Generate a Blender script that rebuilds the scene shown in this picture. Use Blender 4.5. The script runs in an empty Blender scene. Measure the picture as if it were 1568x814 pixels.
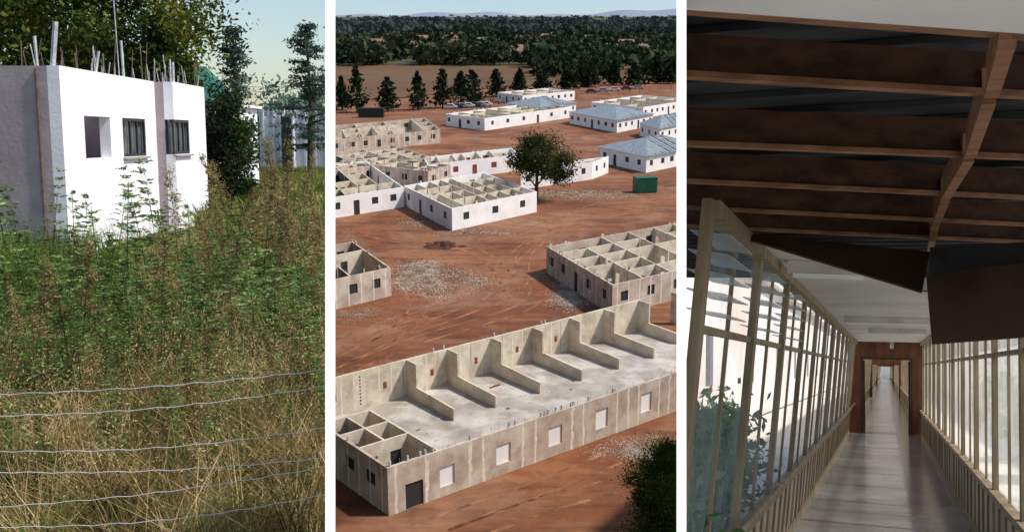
import bpy, bmesh, math, random
import numpy as np
from mathutils import Vector, Matrix
random.seed(7); rng = np.random.default_rng(7)
sc = bpy.context.scene
F, CX, CY = 1500.0, 784.0, 406.6
H1, H2 = 2.2, 28.0
CAM = Vector((0, 0, H1))
p1 = -math.atan((CY-210)/F)
p2 = -math.atan((CY-20)/F)
RT = Vector((1, 0, 0)); FW = Vector((0, math.cos(p1), math.sin(p1))); UP = Vector((0, -math.sin(p1), math.cos(p1)))
T1 = Matrix.Identity(4)
T2 = Matrix.Translation(CAM) @ Matrix.Rotation(p1-p2, 4, 'X') @ Matrix.Translation((0, 0, -H2))
f3 = (RT*571 + FW*F + UP*(-(565-CY))).normalized()
u3 = (RT*470 + FW*F + UP*((F*F+571*470)/158.4)).normalized()
r3 = f3.cross(u3).normalized(); u3 = r3.cross(f3)
T3 = Matrix(((r3.x, f3.x, u3.x, CAM.x), (r3.y, f3.y, u3.y, CAM.y), (r3.z, f3.z, u3.z, CAM.z), (0, 0, 0, 1)))

def hit(T, px, py, co, no):
    Ti = T.inverted(); o = Ti @ CAM
    d = Ti.to_3x3() @ (RT*((px-CX)/F) + FW + UP*((CY-py)/F))
    co = Vector(co); no = Vector(no)
    return o + d*((co-o).dot(no)/d.dot(no))
def g1(px, py, z=0): return hit(T1, px, py, (0, 0, z), (0, 0, 1))
def g2(px, py, z=0): return hit(T2, px, py, (0, 0, z), (0, 0, 1))

# ------------------------------------------------------------ materials
def S(r, g, b):
    f = lambda c: (c/255/12.92) if c/255 <= .04045 else ((c/255+.055)/1.055)**2.4
    return (f(r), f(g), f(b))
def base(name):
    m = bpy.data.materials.new(name); m.use_nodes = True
    nt = m.node_tree; nt.nodes.clear()
    out = nt.nodes.new('ShaderNodeOutputMaterial')
    return m, nt, out
def mat(name, c1, c2=None, scale=3, rough=.8, bump=0, bscale=None, detail=6, metal=0, c3=None, s3=.3, stretch=None, lo=.35, hi=.65, spec=.3, streak=None):
    m, nt, out = base(name)
    p = nt.nodes.new('ShaderNodeBsdfPrincipled')
    p.inputs['Roughness'].default_value = rough; p.inputs['Metallic'].default_value = metal
    p.inputs['Specular IOR Level'].default_value = spec
    nt.links.new(p.outputs[0], out.inputs[0])
    tc = nt.nodes.new('ShaderNodeTexCoord'); mp = nt.nodes.new('ShaderNodeMapping')
    nt.links.new(tc.outputs['Object'], mp.inputs[0])
    if stretch: mp.inputs['Scale'].default_value = stretch
    def noise(s, d=detail, src=None):
        n = nt.nodes.new('ShaderNodeTexNoise'); n.inputs['Scale'].default_value = s; n.inputs['Detail'].default_value = d
        n.inputs['Roughness'].default_value = .62
        nt.links.new((src or mp).outputs[0], n.inputs['Vector']); return n
    if c2 is None: c2 = tuple(c*.8 for c in c1)
    n = noise(scale); r = nt.nodes.new('ShaderNodeValToRGB')
    r.color_ramp.elements[0].position = lo; r.color_ramp.elements[1].position = hi
    r.color_ramp.elements[0].color = (*c2, 1); r.color_ramp.elements[1].color = (*c1, 1)
    nt.links.new(n.outputs['Fac'], r.inputs[0]); col = r.outputs[0]
    def over(col, nn, cc, a, b, k=1):
        r_ = nt.nodes.new('ShaderNodeMapRange'); r_.inputs[1].default_value = a; r_.inputs[2].default_value = b; r_.inputs[4].default_value = k
        nt.links.new(nn.outputs['Fac'], r_.inputs[0])
        mx = nt.nodes.new('ShaderNodeMix'); mx.data_type = 'RGBA'
        nt.links.new(r_.outputs[0], mx.inputs[0]); nt.links.new(col, mx.inputs[6]); mx.inputs[7].default_value = (*cc, 1)
        return mx.outputs[2]
    if c3 is not None: col = over(col, noise(s3), c3, .48, .66)
    if streak:
        for (rot, scl, cc, k, dist) in streak:
            m2 = nt.nodes.new('ShaderNodeMapping'); m2.inputs['Rotation'].default_value = (0, 0, math.radians(rot)); m2.inputs['Scale'].default_value = scl
            nt.links.new(tc.outputs['Object'], m2.inputs[0])
            nn = noise(1, 6, m2); nn.inputs['Distortion'].default_value = dist
            col = over(col, nn, cc, .5, .66, k)
    nt.links.new(col, p.inputs['Base Color'])
    if bump:
        nb = noise(bscale or scale*4, 8); b = nt.nodes.new('ShaderNodeBump'); b.inputs['Strength'].default_value = bump
        b.inputs['Distance'].default_value = .05
        nt.links.new(nb.outputs['Fac'], b.inputs['Height']); nt.links.new(b.outputs[0], p.inputs['Normal'])
    return m
def leafmat(name, cols, trans=.3, nscale=.6):
    m, nt, out = base(name)
    g = nt.nodes.new('ShaderNodeNewGeometry'); r = nt.nodes.new('ShaderNodeValToRGB')
    tc = nt.nodes.new('ShaderNodeTexCoord'); n = nt.nodes.new('ShaderNodeTexNoise'); n.inputs['Scale'].default_value = nscale
    nt.links.new(tc.outputs['Object'], n.inputs['Vector'])
    a = nt.nodes.new('ShaderNodeMath'); a.operation = 'MULTIPLY_ADD'; a.inputs[1].default_value = .5
    b = nt.nodes.new('ShaderNodeMath'); b.operation = 'MULTIPLY_ADD'; b.inputs[1].default_value = 1.7; b.inputs[2].default_value = -.6
    nt.links.new(n.outputs['Fac'], b.inputs[0]); nt.links.new(b.outputs[0], a.inputs[2]); nt.links.new(g.outputs['Random Per Island'], a.inputs[0])
    nt.links.new(a.outputs[0], r.inputs[0])
    el = r.color_ramp.elements
    el[0].color = (*cols[0], 1); el[1].color = (*cols[-1], 1)
    for i, c in enumerate(cols[1:-1]):
        e = el.new((i+1)/(len(cols)-1)); e.color = (*c, 1)
    d = nt.nodes.new('ShaderNodeBsdfDiffuse'); nt.links.new(r.outputs[0], d.inputs[0])
    if trans > 0:
        t = nt.nodes.new('ShaderNodeBsdfTranslucent'); mx = nt.nodes.new('ShaderNodeMixShader'); mx.inputs[0].default_value = trans
        nt.links.new(r.outputs[0], t.inputs[0])
        nt.links.new(d.outputs[0], mx.inputs[1]); nt.links.new(t.outputs[0], mx.inputs[2]); nt.links.new(mx.outputs[0], out.inputs[0])
    else: nt.links.new(d.outputs[0], out.inputs[0])
    return m
def glassmat(name, col, opaque, trans=.5):
    m, nt, out = base(name)
    t = nt.nodes.new('ShaderNodeBsdfTransparent'); d = nt.nodes.new('ShaderNodeBsdfDiffuse'); l = nt.nodes.new('ShaderNodeBsdfTranslucent')
    d.inputs[0].default_value = (*col, 1); l.inputs[0].default_value = (*col, 1)
    a = nt.nodes.new('ShaderNodeMixShader'); b = nt.nodes.new('ShaderNodeMixShader')
    a.inputs[0].default_value = trans
    tc = nt.nodes.new('ShaderNodeTexCoord'); n = nt.nodes.new('ShaderNodeTexNoise'); n.inputs['Scale'].default_value = 2.5
    nt.links.new(tc.outputs['Object'], n.inputs['Vector'])
    mr = nt.nodes.new('ShaderNodeMapRange'); mr.inputs[1].default_value = .3; mr.inputs[2].default_value = .7
    mr.inputs[3].default_value = max(0, opaque-.12); mr.inputs[4].default_value = min(1, opaque+.12)
    nt.links.new(n.outputs['Fac'], mr.inputs[0]); nt.links.new(mr.outputs[0], b.inputs[0])
    nt.links.new(d.outputs[0], a.inputs[1]); nt.links.new(l.outputs[0], a.inputs[2])
    nt.links.new(t.outputs[0], b.inputs[1]); nt.links.new(a.outputs[0], b.inputs[2]); nt.links.new(b.outputs[0], out.inputs[0])
    return m

# ------------------------------------------------------------ geometry helpers
LIM = {1: (None, 500), 2: (511, 1038), 3: (1048, None)}
TT = {1: T1, 2: T2, 3: T3}
class MB:
    def __init__(s): s.v = []; s.f = []; s.m = []
    def poly(s, pts, m=0):
        i = len(s.v); s.v += [Vector(p) for p in pts]; s.f.append(list(range(i, i+len(pts)))); s.m.append(m)
    def hexa(s, b, t, m=0):
        i = len(s.v); s.v += [Vector(p) for p in b]+[Vector(p) for p in t]
        for q in ((3, 2, 1, 0), (4, 5, 6, 7), (0, 1, 5, 4), (1, 2, 6, 5), (2, 3, 7, 6), (3, 0, 4, 7)):
            s.f.append([i+k for k in q]); s.m.append(m)
    def box(s, o, dx, dy, dz, m=0):
        o = Vector(o); dx = Vector(dx); dy = Vector(dy); dz = Vector(dz)
        b = [o, o+dx, o+dx+dy, o+dy]; s.hexa(b, [p+dz for p in b], m)
    def aab(s, x0, x1, y0, y1, z0, z1, m=0):
        s.box((x0, y0, z0), (x1-x0, 0, 0), (0, y1-y0, 0), (0, 0, z1-z0), m)
    def bar(s, a, b, w, h, m=0):
        a = Vector(a); b = Vector(b); w = Vector(w)/2; h = Vector(h)/2
        s.hexa([a-w-h, a+w-h, a+w+h, a-w+h], [b-w-h, b+w-h, b+w+h, b-w+h], m)
    def cone(s, a, b, r0, r1, n=6, m=0):
        a = Vector(a); b = Vector(b); d = (b-a).normalized()
        x = d.orthogonal().normalized(); y = d.cross(x); i = len(s.v)
        for k in range(n):
            t = 2*math.pi*k/n; s.v.append(a+(x*math.cos(t)+y*math.sin(t))*r0)
        for k in range(n):
            t = 2*math.pi*k/n; s.v.append(b+(x*math.cos(t)+y*math.sin(t))*r1)
        for k in range(n):
            s.f.append([i+k, i+(k+1) % n, i+n+(k+1) % n, i+n+k]); s.m.append(m)
        s.f.append([i+n+k for k in range(n)]); s.m.append(m)
    def wall(s, a, b, z0, z1, tvec, ops=(), m=0, fill=None):
        a = Vector((a[0], a[1], 0)); b = Vector((b[0], b[1], 0)); L = (b-a).length; d = (b-a)/L; tv = Vector((tvec[0], tvec[1], 0))
        ops = sorted([o for o in ops if o[1] > 0.05 and o[0] < L-.05]); u = 0
        def cell(u0, u1, v0, v1, mm=m, tt=tv, off=Vector()):
            if u1-u0 > 1e-3 and v1-v0 > 1e-3:
                s.box(a+d*u0+Vector((0, 0, v0))+off, d*(u1-u0), tt, (0, 0, v1-v0), mm)
        for o in ops:
            u0, u1, v0, v1 = o[:4]; u0 = max(u0, u)
            if u1 <= u0: continue
            cell(u, u0, z0, z1); cell(u0, u1, z0, v0); cell(u0, u1, v1, z1); u = u1
            mm = o[4] if len(o) > 4 else fill
            if mm is not None: cell(u0, u1, max(v0, z0), v1, mm, tv*.15, tv*.45)
        cell(u, L, z0, z1)
    def build(s, name, panel, mats, clip=True, smooth=False, T=None):
        me = bpy.data.meshes.new(name)
        me.from_pydata([tuple(v) for v in s.v], [], s.f)
        for m in mats: me.materials.append(m)
        me.polygons.foreach_set('material_index', s.m)
        T = T or TT[panel]
        bm = bmesh.new(); bm.from_mesh(me)
        bmesh.ops.recalc_face_normals(bm, faces=bm.faces)
        if clip and panel:
            Ti = T.inverted(); o = Ti @ CAM; lo, hi = LIM[panel]
            for px, sg in ((lo, -1), (hi, 1)):
                if px is None: continue
                n = (RT - FW*((px-CX)/F))*sg
                n = (Ti.to_3x3() @ n).normalized()
                bmesh.ops.bisect_plane(bm, geom=bm.verts[:]+bm.edges[:]+bm.faces[:], plane_co=o, plane_no=n, clear_outer=True, dist=1e-5)
        bm.to_mesh(me); bm.free()
        ob = bpy.data.objects.new(name, me); sc.collection.objects.link(ob); ob.matrix_world = T
        return ob
def nquads(name, panel, Q, mats, mi=None, parent=None):
    """Q: (N,4,3) local coordinates -> one mesh, trimmed at the plot boundary"""
    T = TT[panel]; M = np.array(T); Q = np.asarray(Q, dtype=np.float64)
    W = Q.reshape(-1, 3) @ M[:3, :3].T + M[:3, 3] - np.array(CAM)
    px = CX + F*(W @ np.array(RT))/np.maximum(W @ np.array(FW), 1e-3); px = px.reshape(-1, 4)
    lo, hi = LIM[panel]; k = np.ones(len(Q), bool)
    if lo: k &= px.min(1) > lo
    if hi: k &= px.max(1) < hi
    Q = Q[k]; n = len(Q)
    me = bpy.data.meshes.new(name); me.vertices.add(n*4); me.vertices.foreach_set('co', Q.reshape(-1))
    me.loops.add(n*4); me.loops.foreach_set('vertex_index', np.arange(n*4, dtype=np.int32))
    me.polygons.add(n); me.polygons.foreach_set('loop_start', np.arange(0, n*4, 4, dtype=np.int32))
    try: me.polygons.foreach_set('loop_total', np.full(n, 4, dtype=np.int32))
    except Exception: pass
    for m in mats: me.materials.append(m)
    if mi is not None: me.polygons.foreach_set('material_index', np.asarray(mi)[k].astype(np.int32))
    me.update(calc_edges=True)
    ob = bpy.data.objects.new(name, me); sc.collection.objects.link(ob)
    if parent: ob.parent = parent
    else: ob.matrix_world = T
    return ob
def unit(n):
    v = rng.normal(size=(n, 3)); return v/np.linalg.norm(v, axis=1, keepdims=True)
def leaves(C, size, asp=.5, down=0):
    n = len(C); a = unit(n); a[:, 2] -= down; a /= np.linalg.norm(a, axis=1, keepdims=True)
    b = np.cross(a, unit(n)); b /= np.linalg.norm(b, axis=1, keepdims=True)
    s = (size*rng.uniform(.6, 1.4, n))[:, None]; a = a*s; b = b*s*asp
    return np.stack([C-a, C-b*.9+a*.1, C+a, C+b*.9+a*.1], 1)
def crown(c, rad, nclump, nleaf, size, spread=.22, asp=.5, shell=.45, down=0):
    d = unit(nclump); r = rng.uniform(shell, 1, nclump)[:, None]
    cc = np.array(c)+d*r*np.array(rad); sp = np.mean(rad)*spread*rng.uniform(.6, 1.3, nclump)
    C = np.repeat(cc, nleaf, 0)+rng.normal(size=(nclump*nleaf, 3))*np.repeat(sp, nleaf)[:, None]*np.array([1, 1, .7])
    return leaves(C, size, asp, down)
def conifer(b, h, r, n, size, asp=.35):
    t = rng.uniform(.1, 1, n)**1.0; lay = np.floor(t*9)/9; tt = .35*t+.65*lay
    R = r*(1-tt)**.8*np.sqrt(rng.uniform(0, 1, n))*(1+.25*np.sin(tt*40)); th = rng.uniform(0, 6.283, n)
    R *= 1+.4*np.sin(th*5+lay*17+b[0])
    C = np.stack([b[0]+R*np.cos(th), b[1]+R*np.sin(th), b[2]+h*t-R*.12], 1)
    return leaves(C, size, asp)
def tree(name, panel, bpos, h, Q, leaf, bark, limbs, r0):
    e = bpy.data.objects.new(name, None); sc.collection.objects.link(e); e.matrix_world = TT[panel]
    mb = MB(); b = Vector(bpos)
    top = b+Vector((0, 0, h)); mb.cone(b, b+Vector((.1, 0, h*.5)), r0, r0*.7, 8); mb.cone(b+Vector((.1, 0, h*.5)), top, r0*.7, r0*.2, 6)
    for l in limbs:
        mb.cone(b+Vector((0, 0, l[0])), b+Vector(l[1]), r0*.45, r0*.1, 6)
    t = mb.build('trunk_and_limbs', panel, [bark], clip=True); t.parent = e; t.matrix_basis = Matrix.Identity(4)
    nquads('foliage', panel, Q, [leaf], parent=e)
    return e

# ------------------------------------------------------------ world, light
AZ, EL = math.radians(98), math.radians(52)
w = bpy.data.worlds.new("World"); sc.world = w; w.use_nodes = True
nt = w.node_tree; nt.nodes.clear(); o = nt.nodes.new('ShaderNodeOutputWorld'); bg = nt.nodes.new('ShaderNodeBackground')
sky = nt.nodes.new('ShaderNodeTexSky'); sky.sky_type = 'NISHITA'; sky.sun_disc = False; sky.sun_elevation = EL; sky.sun_rotation = AZ
sky.dust_density = 1.2; sky.air_density = 1.2; sky.ozone_density = 1.0
bg.inputs[1].default_value = .15; nt.links.new(sky.outputs[0], bg.inputs[0]); nt.links.new(bg.outputs[0], o.inputs[0])
ts = Vector((math.sin(AZ)*math.cos(EL), math.cos(AZ)*math.cos(EL), math.sin(EL)))
sl = bpy.data.lights.new('sun', 'SUN'); sl.energy = 4.4; sl.angle = math.radians(3); sl.color = (1, .95, .87)
so = bpy.data.objects.new('sun', sl); sc.collection.objects.link(so); so.rotation_euler = (-ts).to_track_quat('-Z', 'Y').to_euler()
cd = bpy.data.cameras.new('camera'); co = bpy.data.objects.new('camera', cd); sc.collection.objects.link(co)
cd.sensor_width = 36; cd.lens = F/1568*36; cd.clip_end = 30000; cd.clip_start = .05
co.location = CAM; co.rotation_euler = (math.pi/2+p1, 0, 0); sc.camera = co
sc.view_settings.view_transform = 'Standard'; sc.view_settings.look = 'None'; sc.view_settings.exposure = 0

# ------------------------------------------------------------ added white dividers separating the three views, not walls of any plot
M_white = mat('white_gloss_paint', (.97, .97, .97), (.96, .96, .96), 2, .7)
def partition(x0, x1, d0, d1):
    k0 = (x0-CX)/F; k1 = (x1-CX)/F; mb = MB(); th = (k1-k0)*d0; km = (k0+k1)/2
    def pt(lat, d, h): return CAM+RT*lat+FW*d+UP*h
    de = d0+th*3.5  # end face skewed towards the sun so the divider renders white
    q = [(k0*d0, d0), (k1*de, de), (km*d1+th*.45, d1), (km*d1-th*.45, d1)]
    mb.hexa([pt(a, d, -.5*d-.25) for a, d in q], [pt(a, d, 1.6) for a, d in q])
    return mb.build('white_divider', 0, [M_white], clip=False, T=T1)
partition(498, 513.5, .8, 2.0)
partition(1036, 1051, .8, 4.4)  # made longer to keep side light out of the corridor

# ============================================================ PLOT 1 : overgrown yard with white house
M_soil = mat('weedy_soil', S(84, 72, 42), S(50, 50, 26), 1.2, .95, .5, c3=S(70, 78, 38), s3=.15)
mb = MB(); mb.poly([(-9000, 2.2, 0), (3000, 2.2, 0), (3000, 9000, 0), (-9000, 9000, 0)]); mb.build('yard_ground', 1, [M_soil])
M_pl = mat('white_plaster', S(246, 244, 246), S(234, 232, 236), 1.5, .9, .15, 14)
M_plg = mat('grey_lilac_shade_plaster', S(176, 164, 166), S(152, 140, 142), 1.2, .9, .2, 12)  # shade of the house's sunless faces put into the colour; also inner walls
M_fr = mat('dark_window_frame', (.03, .032, .04), None, 5, .4)
M_gl = mat('window_glass', (.16, .19, .21), (.06, .07, .08), 2, .1, spec=.8)
M_gal = mat('galvanised_steel', (.6, .61, .63), (.35, .35, .36), 8, .5)
M_rust = mat('rusty_rebar', (.12, .07, .05), (.2, .15, .12), 9, .8)
def wpt(px, py, a, d):
    n = Vector((d.y, -d.x, 0)); return hit(T1, px, py, a, n)
dA = Vector((-46/F, 1, 0)).normalized(); perp = Vector((1, 46/F, 0)).normalized()
a0 = hit(T1, 90, 100, (0, 18, 0), (0, 1, 0)); ztop = a0.z; a0.z = 0
a1 = wpt(237, 150, a0, dA); a1.z = 0
b0 = hit(T1, 265, 150, a1, dA); b0.z = 0
b1 = wpt(313, 150, b0, dA); b1.z = 0
mb = MB()
def opn(x0, x1, y0, y1, a, mm=None):
    p = wpt(x0, y1, a, dA); q = wpt(x1, y0, a, dA)
    r = [(p-a).dot(dA), (q-a).dot(dA), p.z, q.z]
    if mm is not None: r.append(mm)
    return tuple(r)
o1 = opn(132, 168, 179, 243, a0); o2 = opn(190, 222, 182, 240, a0, 3); o3 = opn(268, 289, 184, 236, b0, 3)
mb.wall(a0, a1+dA*.22, 0, ztop, -perp*.22, [o1, o2], 0)
mb.wall(b0, b1, 0, ztop, -perp*.22, [o3], 0)
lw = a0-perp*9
mb.wall(lw, a0-perp*.223, 0, ztop-.004, dA*.22, [], 1)  # grey carries the shade of the camera-facing wall
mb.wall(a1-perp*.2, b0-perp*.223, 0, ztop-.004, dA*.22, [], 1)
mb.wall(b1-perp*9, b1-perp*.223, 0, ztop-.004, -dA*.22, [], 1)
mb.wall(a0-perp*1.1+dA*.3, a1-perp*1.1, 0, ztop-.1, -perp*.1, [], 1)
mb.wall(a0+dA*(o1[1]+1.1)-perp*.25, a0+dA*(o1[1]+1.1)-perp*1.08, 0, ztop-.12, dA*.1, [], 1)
for (a, o) in ((a0, o2), (b0, o3)):
    w0, w1, z0, z1 = o[:4]; off = -perp*.03
    A = lambda u, z: a+dA*u+Vector((0, 0, z))+off
    for u in (w0+.03, (w0*1.3+w1*.7)/2, (w0*.7+w1*1.3)/2, w1-.03):
        mb.bar(A(u, z0), A(u, z1), dA*.05, perp*.04, 2)
    for z in (z0+.035, z1-.035): mb.bar(A(w0, z), A(w1, z), Vector((0, 0, .06)), perp*.038, 2)
    mb.bar(A(w0-.05, z0-.03)+perp*.06, A(w1+.05, z0-.03)+perp*.06, Vector((0, 0, .04)), perp*.1, 1)
pp = hit(T1, 52, 100, (0, 17.9, 0), (0, 1, 0)); mb.cone((pp.x, a0.y-.04, 0), (pp.x, a0.y-.04, ztop-.05), .025, .025, 8, 5)
mb.box((pp.x-.03, a0.y-.003, 0), (.22, 0, 0), (0, .003, 0), (0, 0, ztop-.05), 6)  # darker grey strip beside the pipe
for px, y1_, r in ((4, 70, .012), (8, 62, .012), (62, 58, .012), (66, 55, .03), (88, 33, .05), (100, 78, .012), (126, 80, .012), (152, 78, .03), (168, 82, .012), (180, 60, .012), (196, 62, .03), (224, 66, .012), (228, 64, .012)):
    q = wpt(px, 97, a0, dA) if px > 92 else hit(T1, px, 97, a0+dA*.1, (0, 1, 0)); z = hit(T1, px, y1_, (q.x, q.y, 0), (0, 1, 0)).z
    q.z = ztop-.1; mb.cone(q-perp*.1, (q.x+random.uniform(-.15, .15), q.y, z), r, r, 6, 5 if r < .02 else 4)
q = hit(T1, 182, 97, a0+dA*3.2, (0, 1, 0)); mb.cone((q.x, q.y, ztop-.2), (q.x-.05, q.y, ztop+1.9), .012, .012, 6, 4)
for px, y1_, r in ((266, 90, .02), (270, 95, .035), (305, 92, .012), (302, 95, .012)):
    q = wpt(px+2, 120, b0, dA); z = hit(T1, px, y1_, (q.x, q.y, 0), (0, 1, 0)).z; q.z = ztop-.1
    mb.cone(q-perp*.1, (q.x-.1, q.y, z), r, r, 6, 5 if r < .02 else 4)
for i in range(46):
    s = random.choice([0, 1]); q = (a0+dA*random.uniform(0, 5) if s else b0+dA*random.uniform(0, 2.5))-perp*random.uniform(.1, 1.2)
    q.z = ztop-.25; mb.cone(q, q+Vector((random.uniform(-.12, .12), 0, random.uniform(.4, .95))), .01, .01, 5, random.choice([4, 5]))
mb.build('white_house', 1, [M_pl, M_plg, M_fr, M_gl, M_gal, M_rust, mat('darker_wall_strip', S(130, 118, 120), S(158, 146, 150), 2, .9)])

def facebox(mb, x0, x1, y0, y1, Y, dep, m=0, zb=0):
    p = hit(T1, x0, y0, (0, Y, 0), (0, 1, 0)); q = hit(T1, x1, y0, (0, Y, 0), (0, 1, 0))
    mb.aab(p.x, q.x, Y, Y+dep, zb, p.z, m); return p.x, q.x, p.z
mb = MB(); xa, xb, zc = facebox(mb, 340, 360, 163, 240, 34, 2.9)
for yy in (34.4, 35.2, 36.0): mb.aab(xb-.03, xb+.012, yy, yy+.35, zc-1.0, zc-.35, 1)
mb.aab(xa-.15, xb+.15, 33.85, 37.05, zc+.003, zc+.1, 0)
mb.build('white_cottage', 1, [M_pl, M_gl])
mb = MB(); facebox(mb, 396, 520, 168, 200, 60, .4, 0)
for c in range(400, 520, 16):
    facebox(mb, c, c+3, 166, 200, 59.85, .14, 0)
facebox(mb, 427, 449, 176, 197, 59.7, .2, 1); facebox(mb, 430, 446, 178, 197, 59.6, .3, 2)
mb.build('boundary_wall', 1, [mat('concrete_block_wall', S(222, 222, 226), S(196, 198, 204), .8, .9), M_white, M_fr])
mb = MB(); Y = 45
p = hit(T1, 300, 152, (0, Y, 0), (0, 1, 0)); q = hit(T1, 326, 152, (0, Y, 0), (0, 1, 0)); r = hit(T1, 330, 102, (0, Y+2, 0), (0, 1, 0))
mb.aab(p.x-3, q.x, Y+.2, Y+3.4, 0, p.z-.05, 1)
mb.poly([(p.x-4, Y, p.z), (q.x+.3, Y, p.z), (q.x-.8, Y+1.8, r.z), (p.x-4, Y+1.8, r.z)], 0)
mb.poly([(q.x+.3, Y, p.z), (q.x+.3, Y+3.6, p.z), (q.x-.8, Y+1.8, r.z)], 0)
mb.build('green_roofed_house', 1, [mat('teal_roof_sheet', S(60, 120, 108), S(50, 102, 94), 1, .6, stretch=(8, .2, 1)), M_plg])

M_bark = mat('bark', (.09, .065, .045), (.05, .035, .025), 6, .95, .5)
L1 = leafmat('broad_leaf_foliage', [S(28, 40, 24), S(52, 68, 34), S(92, 106, 48), S(168, 162, 72)], .35, .5)
Q = [crown((x, y, z), (rx, ry, rz), nc, 300, .105, .2) for (x, y, z, rx, ry, rz, nc) in (
    (-17.5, 34, 7.0, 5.5, 4, 3.6, 66), (-12.7, 33, 6.3, 3.0, 3, 3.0, 48), (-15, 32, 4.5, 4.5, 2.5, 1.6, 34), (-11.4, 33, 4.4, 1.0, 1.5, 1.0, 10))]
tree('broadleaf_tree', 1, (-14.5, 33.5, 0), 7.5, np.concatenate(Q), L1, M_bark, [(2, (-3, 0, 6)), (2.5, (3, 0, 6)), (3, (1, .5, 8))], .3)
L2 = leafmat('dark_shrub_foliage', [S(26, 36, 26), S(44, 58, 38), S(74, 92, 52)], .25)
sx = lambda px, Y: (px-CX)/F*Y*1.006
Q = [crown((sx(352, 30), 30, 2.4), (.7, 1, 1.3), 34, 240, .07, .25), crown((sx(328, 30), 30, 1.8), (.5, .8, 1.1), 22, 220, .07, .28), crown((sx(366, 29), 29, 1.0), (.4, .6, .6), 12, 200, .07, .3)]
tree('evergreen_shrub_tree', 1, (sx(350, 30), 30, 0), 3.2, np.concatenate(Q), L2, M_bark, [(1, (-.5, 0, 2.4)), (1, (.4, 0, 2.6))], .12)
L3 = leafmat('cedar_foliage', [S(52, 68, 60), S(74, 94, 82), S(108, 128, 108)], .2)
def cedar(px, Y, ytop, w, n=3000):
    h = hit(T1, px, ytop, (0, Y, 0), (0, 1, 0)).z; X = sx(px, Y); Qs = []; nl = 13; tip = []
    for i in range(nl):
        t = .26+.72*i/(nl-1)
        for k in range(random.randint(4, 7)):
            z = h*min(.99, t+random.uniform(-.04, .04)); R = w*(1.03-z/h)**.75*random.uniform(.55, 1.3)
            th = random.uniform(0, 6.28); m = int(n/nl/6); s = rng.uniform(0, 1, m); up_ = random.uniform(-.05, .2)
            C = np.stack([X+np.cos(th)*R*s, Y+np.sin(th)*R*s, z+R*s*up_-.1*R*s*s], 1)+rng.normal(size=(m, 3))*np.array([.17, .17, .07])
            Qs.append(leaves(C, .1, .4)); tip.append((z, (math.cos(th)*R*.8, math.sin(th)*R*.8, z+R*up_*.6)))
    tree('cedar_tree', 1, (X, Y, 0), h, np.concatenate(Qs), L3, M_bark, tip[::3], .16)
cedar(368, 36, 44, 1.3, 2800); cedar(478, 48, 38, 3.3, 6400); cedar(520, 52, 60, 2.6)
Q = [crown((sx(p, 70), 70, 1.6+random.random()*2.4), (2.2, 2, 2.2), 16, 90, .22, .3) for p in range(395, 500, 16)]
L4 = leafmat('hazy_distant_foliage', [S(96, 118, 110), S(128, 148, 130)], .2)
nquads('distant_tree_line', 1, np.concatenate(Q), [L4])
mb = MB()
for i, (ya, yb) in enumerate(((112, 118), (120, 124), (150, 138))):
    A = hit(T1, 300, ya, (0, 42, 0), (0, 1, 0)); B = hit(T1, 499, yb, (0, 42, 0), (0, 1, 0)); pr = A
    for k in range(1, 13):
        t = k/12; P = A.lerp(B, t); P.z -= .5*math.sin(math.pi*t); mb.cone(pr, P, .012, .012, 4); pr = P
mb.build('power_line', 1, [M_fr])

def blades(X, Y, h, wd, lean=.5):
    n = len(X); th = rng.uniform(0, 6.283, n); hh = h*rng.uniform(.4, 1.25, n); ln = lean*rng.uniform(.1, 1.2, n)*hh
    dx, dy = np.cos(th), np.sin(th); ph = rng.uniform(0, 6.283, n); wx, wy = np.cos(ph)*wd/2, np.sin(ph)*wd/2
    P = []
    for t in (0, .5, 1):
        c = np.stack([X+dx*ln*t**1.8, Y+dy*ln*t**1.8, hh*t*(1-.25*t*lean)], 1); k = (1, .8, .15)[(0, .5, 1).index(t)]
        o = np.stack([wx*k, wy*k, 0*wx], 1); P.append((c-o, c+o))
    return np.concatenate([np.stack([P[i][0], P[i][1], P[i+1][1], P[i+1][0]], 1) for i in (0, 1)])
def scat(n, ya, yb, pa=-60, pb=500, clump=0):
    Y = np.sqrt(rng.uniform(ya**2, yb**2, n)); px = rng.uniform(pa, pb, n); X = (px-CX)/F*Y
    if clump:
        m = max(8, n//clump); i = rng.integers(0, m, n); s = .035*Y/6
        X = X[i]+rng.normal(size=n)*s; Y = Y[i]+rng.normal(size=n)*s
    return X, Y
LD = leafmat('dry_grass_blades', [S(66, 56, 36), S(128, 108, 70), S(190, 164, 114), S(236, 216, 170)], .3, 2.2)
LG = leafmat('green_grass_blades', [S(50, 68, 30), S(92, 112, 48), S(146, 156, 76)], .35, 1.4)
Qd = []; Qg = []
X, Y = scat(9000, 4.3, 8.5, clump=24); Qd.append(blades(X, Y, .62, .008, .8))
X, Y = scat(12000, 4.3, 8.5); Qd.append(blades(X, Y, .42, .008, 1.3))
X, Y = scat(6000, 8, 17, 200, 500); Qd.append(blades(X, Y, .75, .012, .6))
X, Y = scat(7000, 17, 50, 300, 500); Qd.append(blades(X, Y, .6, .035, .6))
X, Y = scat(6500, 4.3, 8.5, clump=18); Qg.append(blades(X, Y, .5, .009, .8))
X, Y = scat(7000, 8, 18); Qg.append(blades(X, Y, .7, .015, .6))
X, Y = scat(24000, 18, 58, 300, 500); Qg.append(blades(X, Y, .6, .05, .6))
X, Y = scat(26000, 4.5, 9, clump=14); Z = rng.uniform(.15, .8, len(X)); Qd.append(leaves(np.stack([X, Y, Z], 1), .010, .4))
nquads('dry_grass', 1, np.concatenate(Qd), [LD]); nquads('green_grass', 1, np.concatenate(Qg), [LG])
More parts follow.
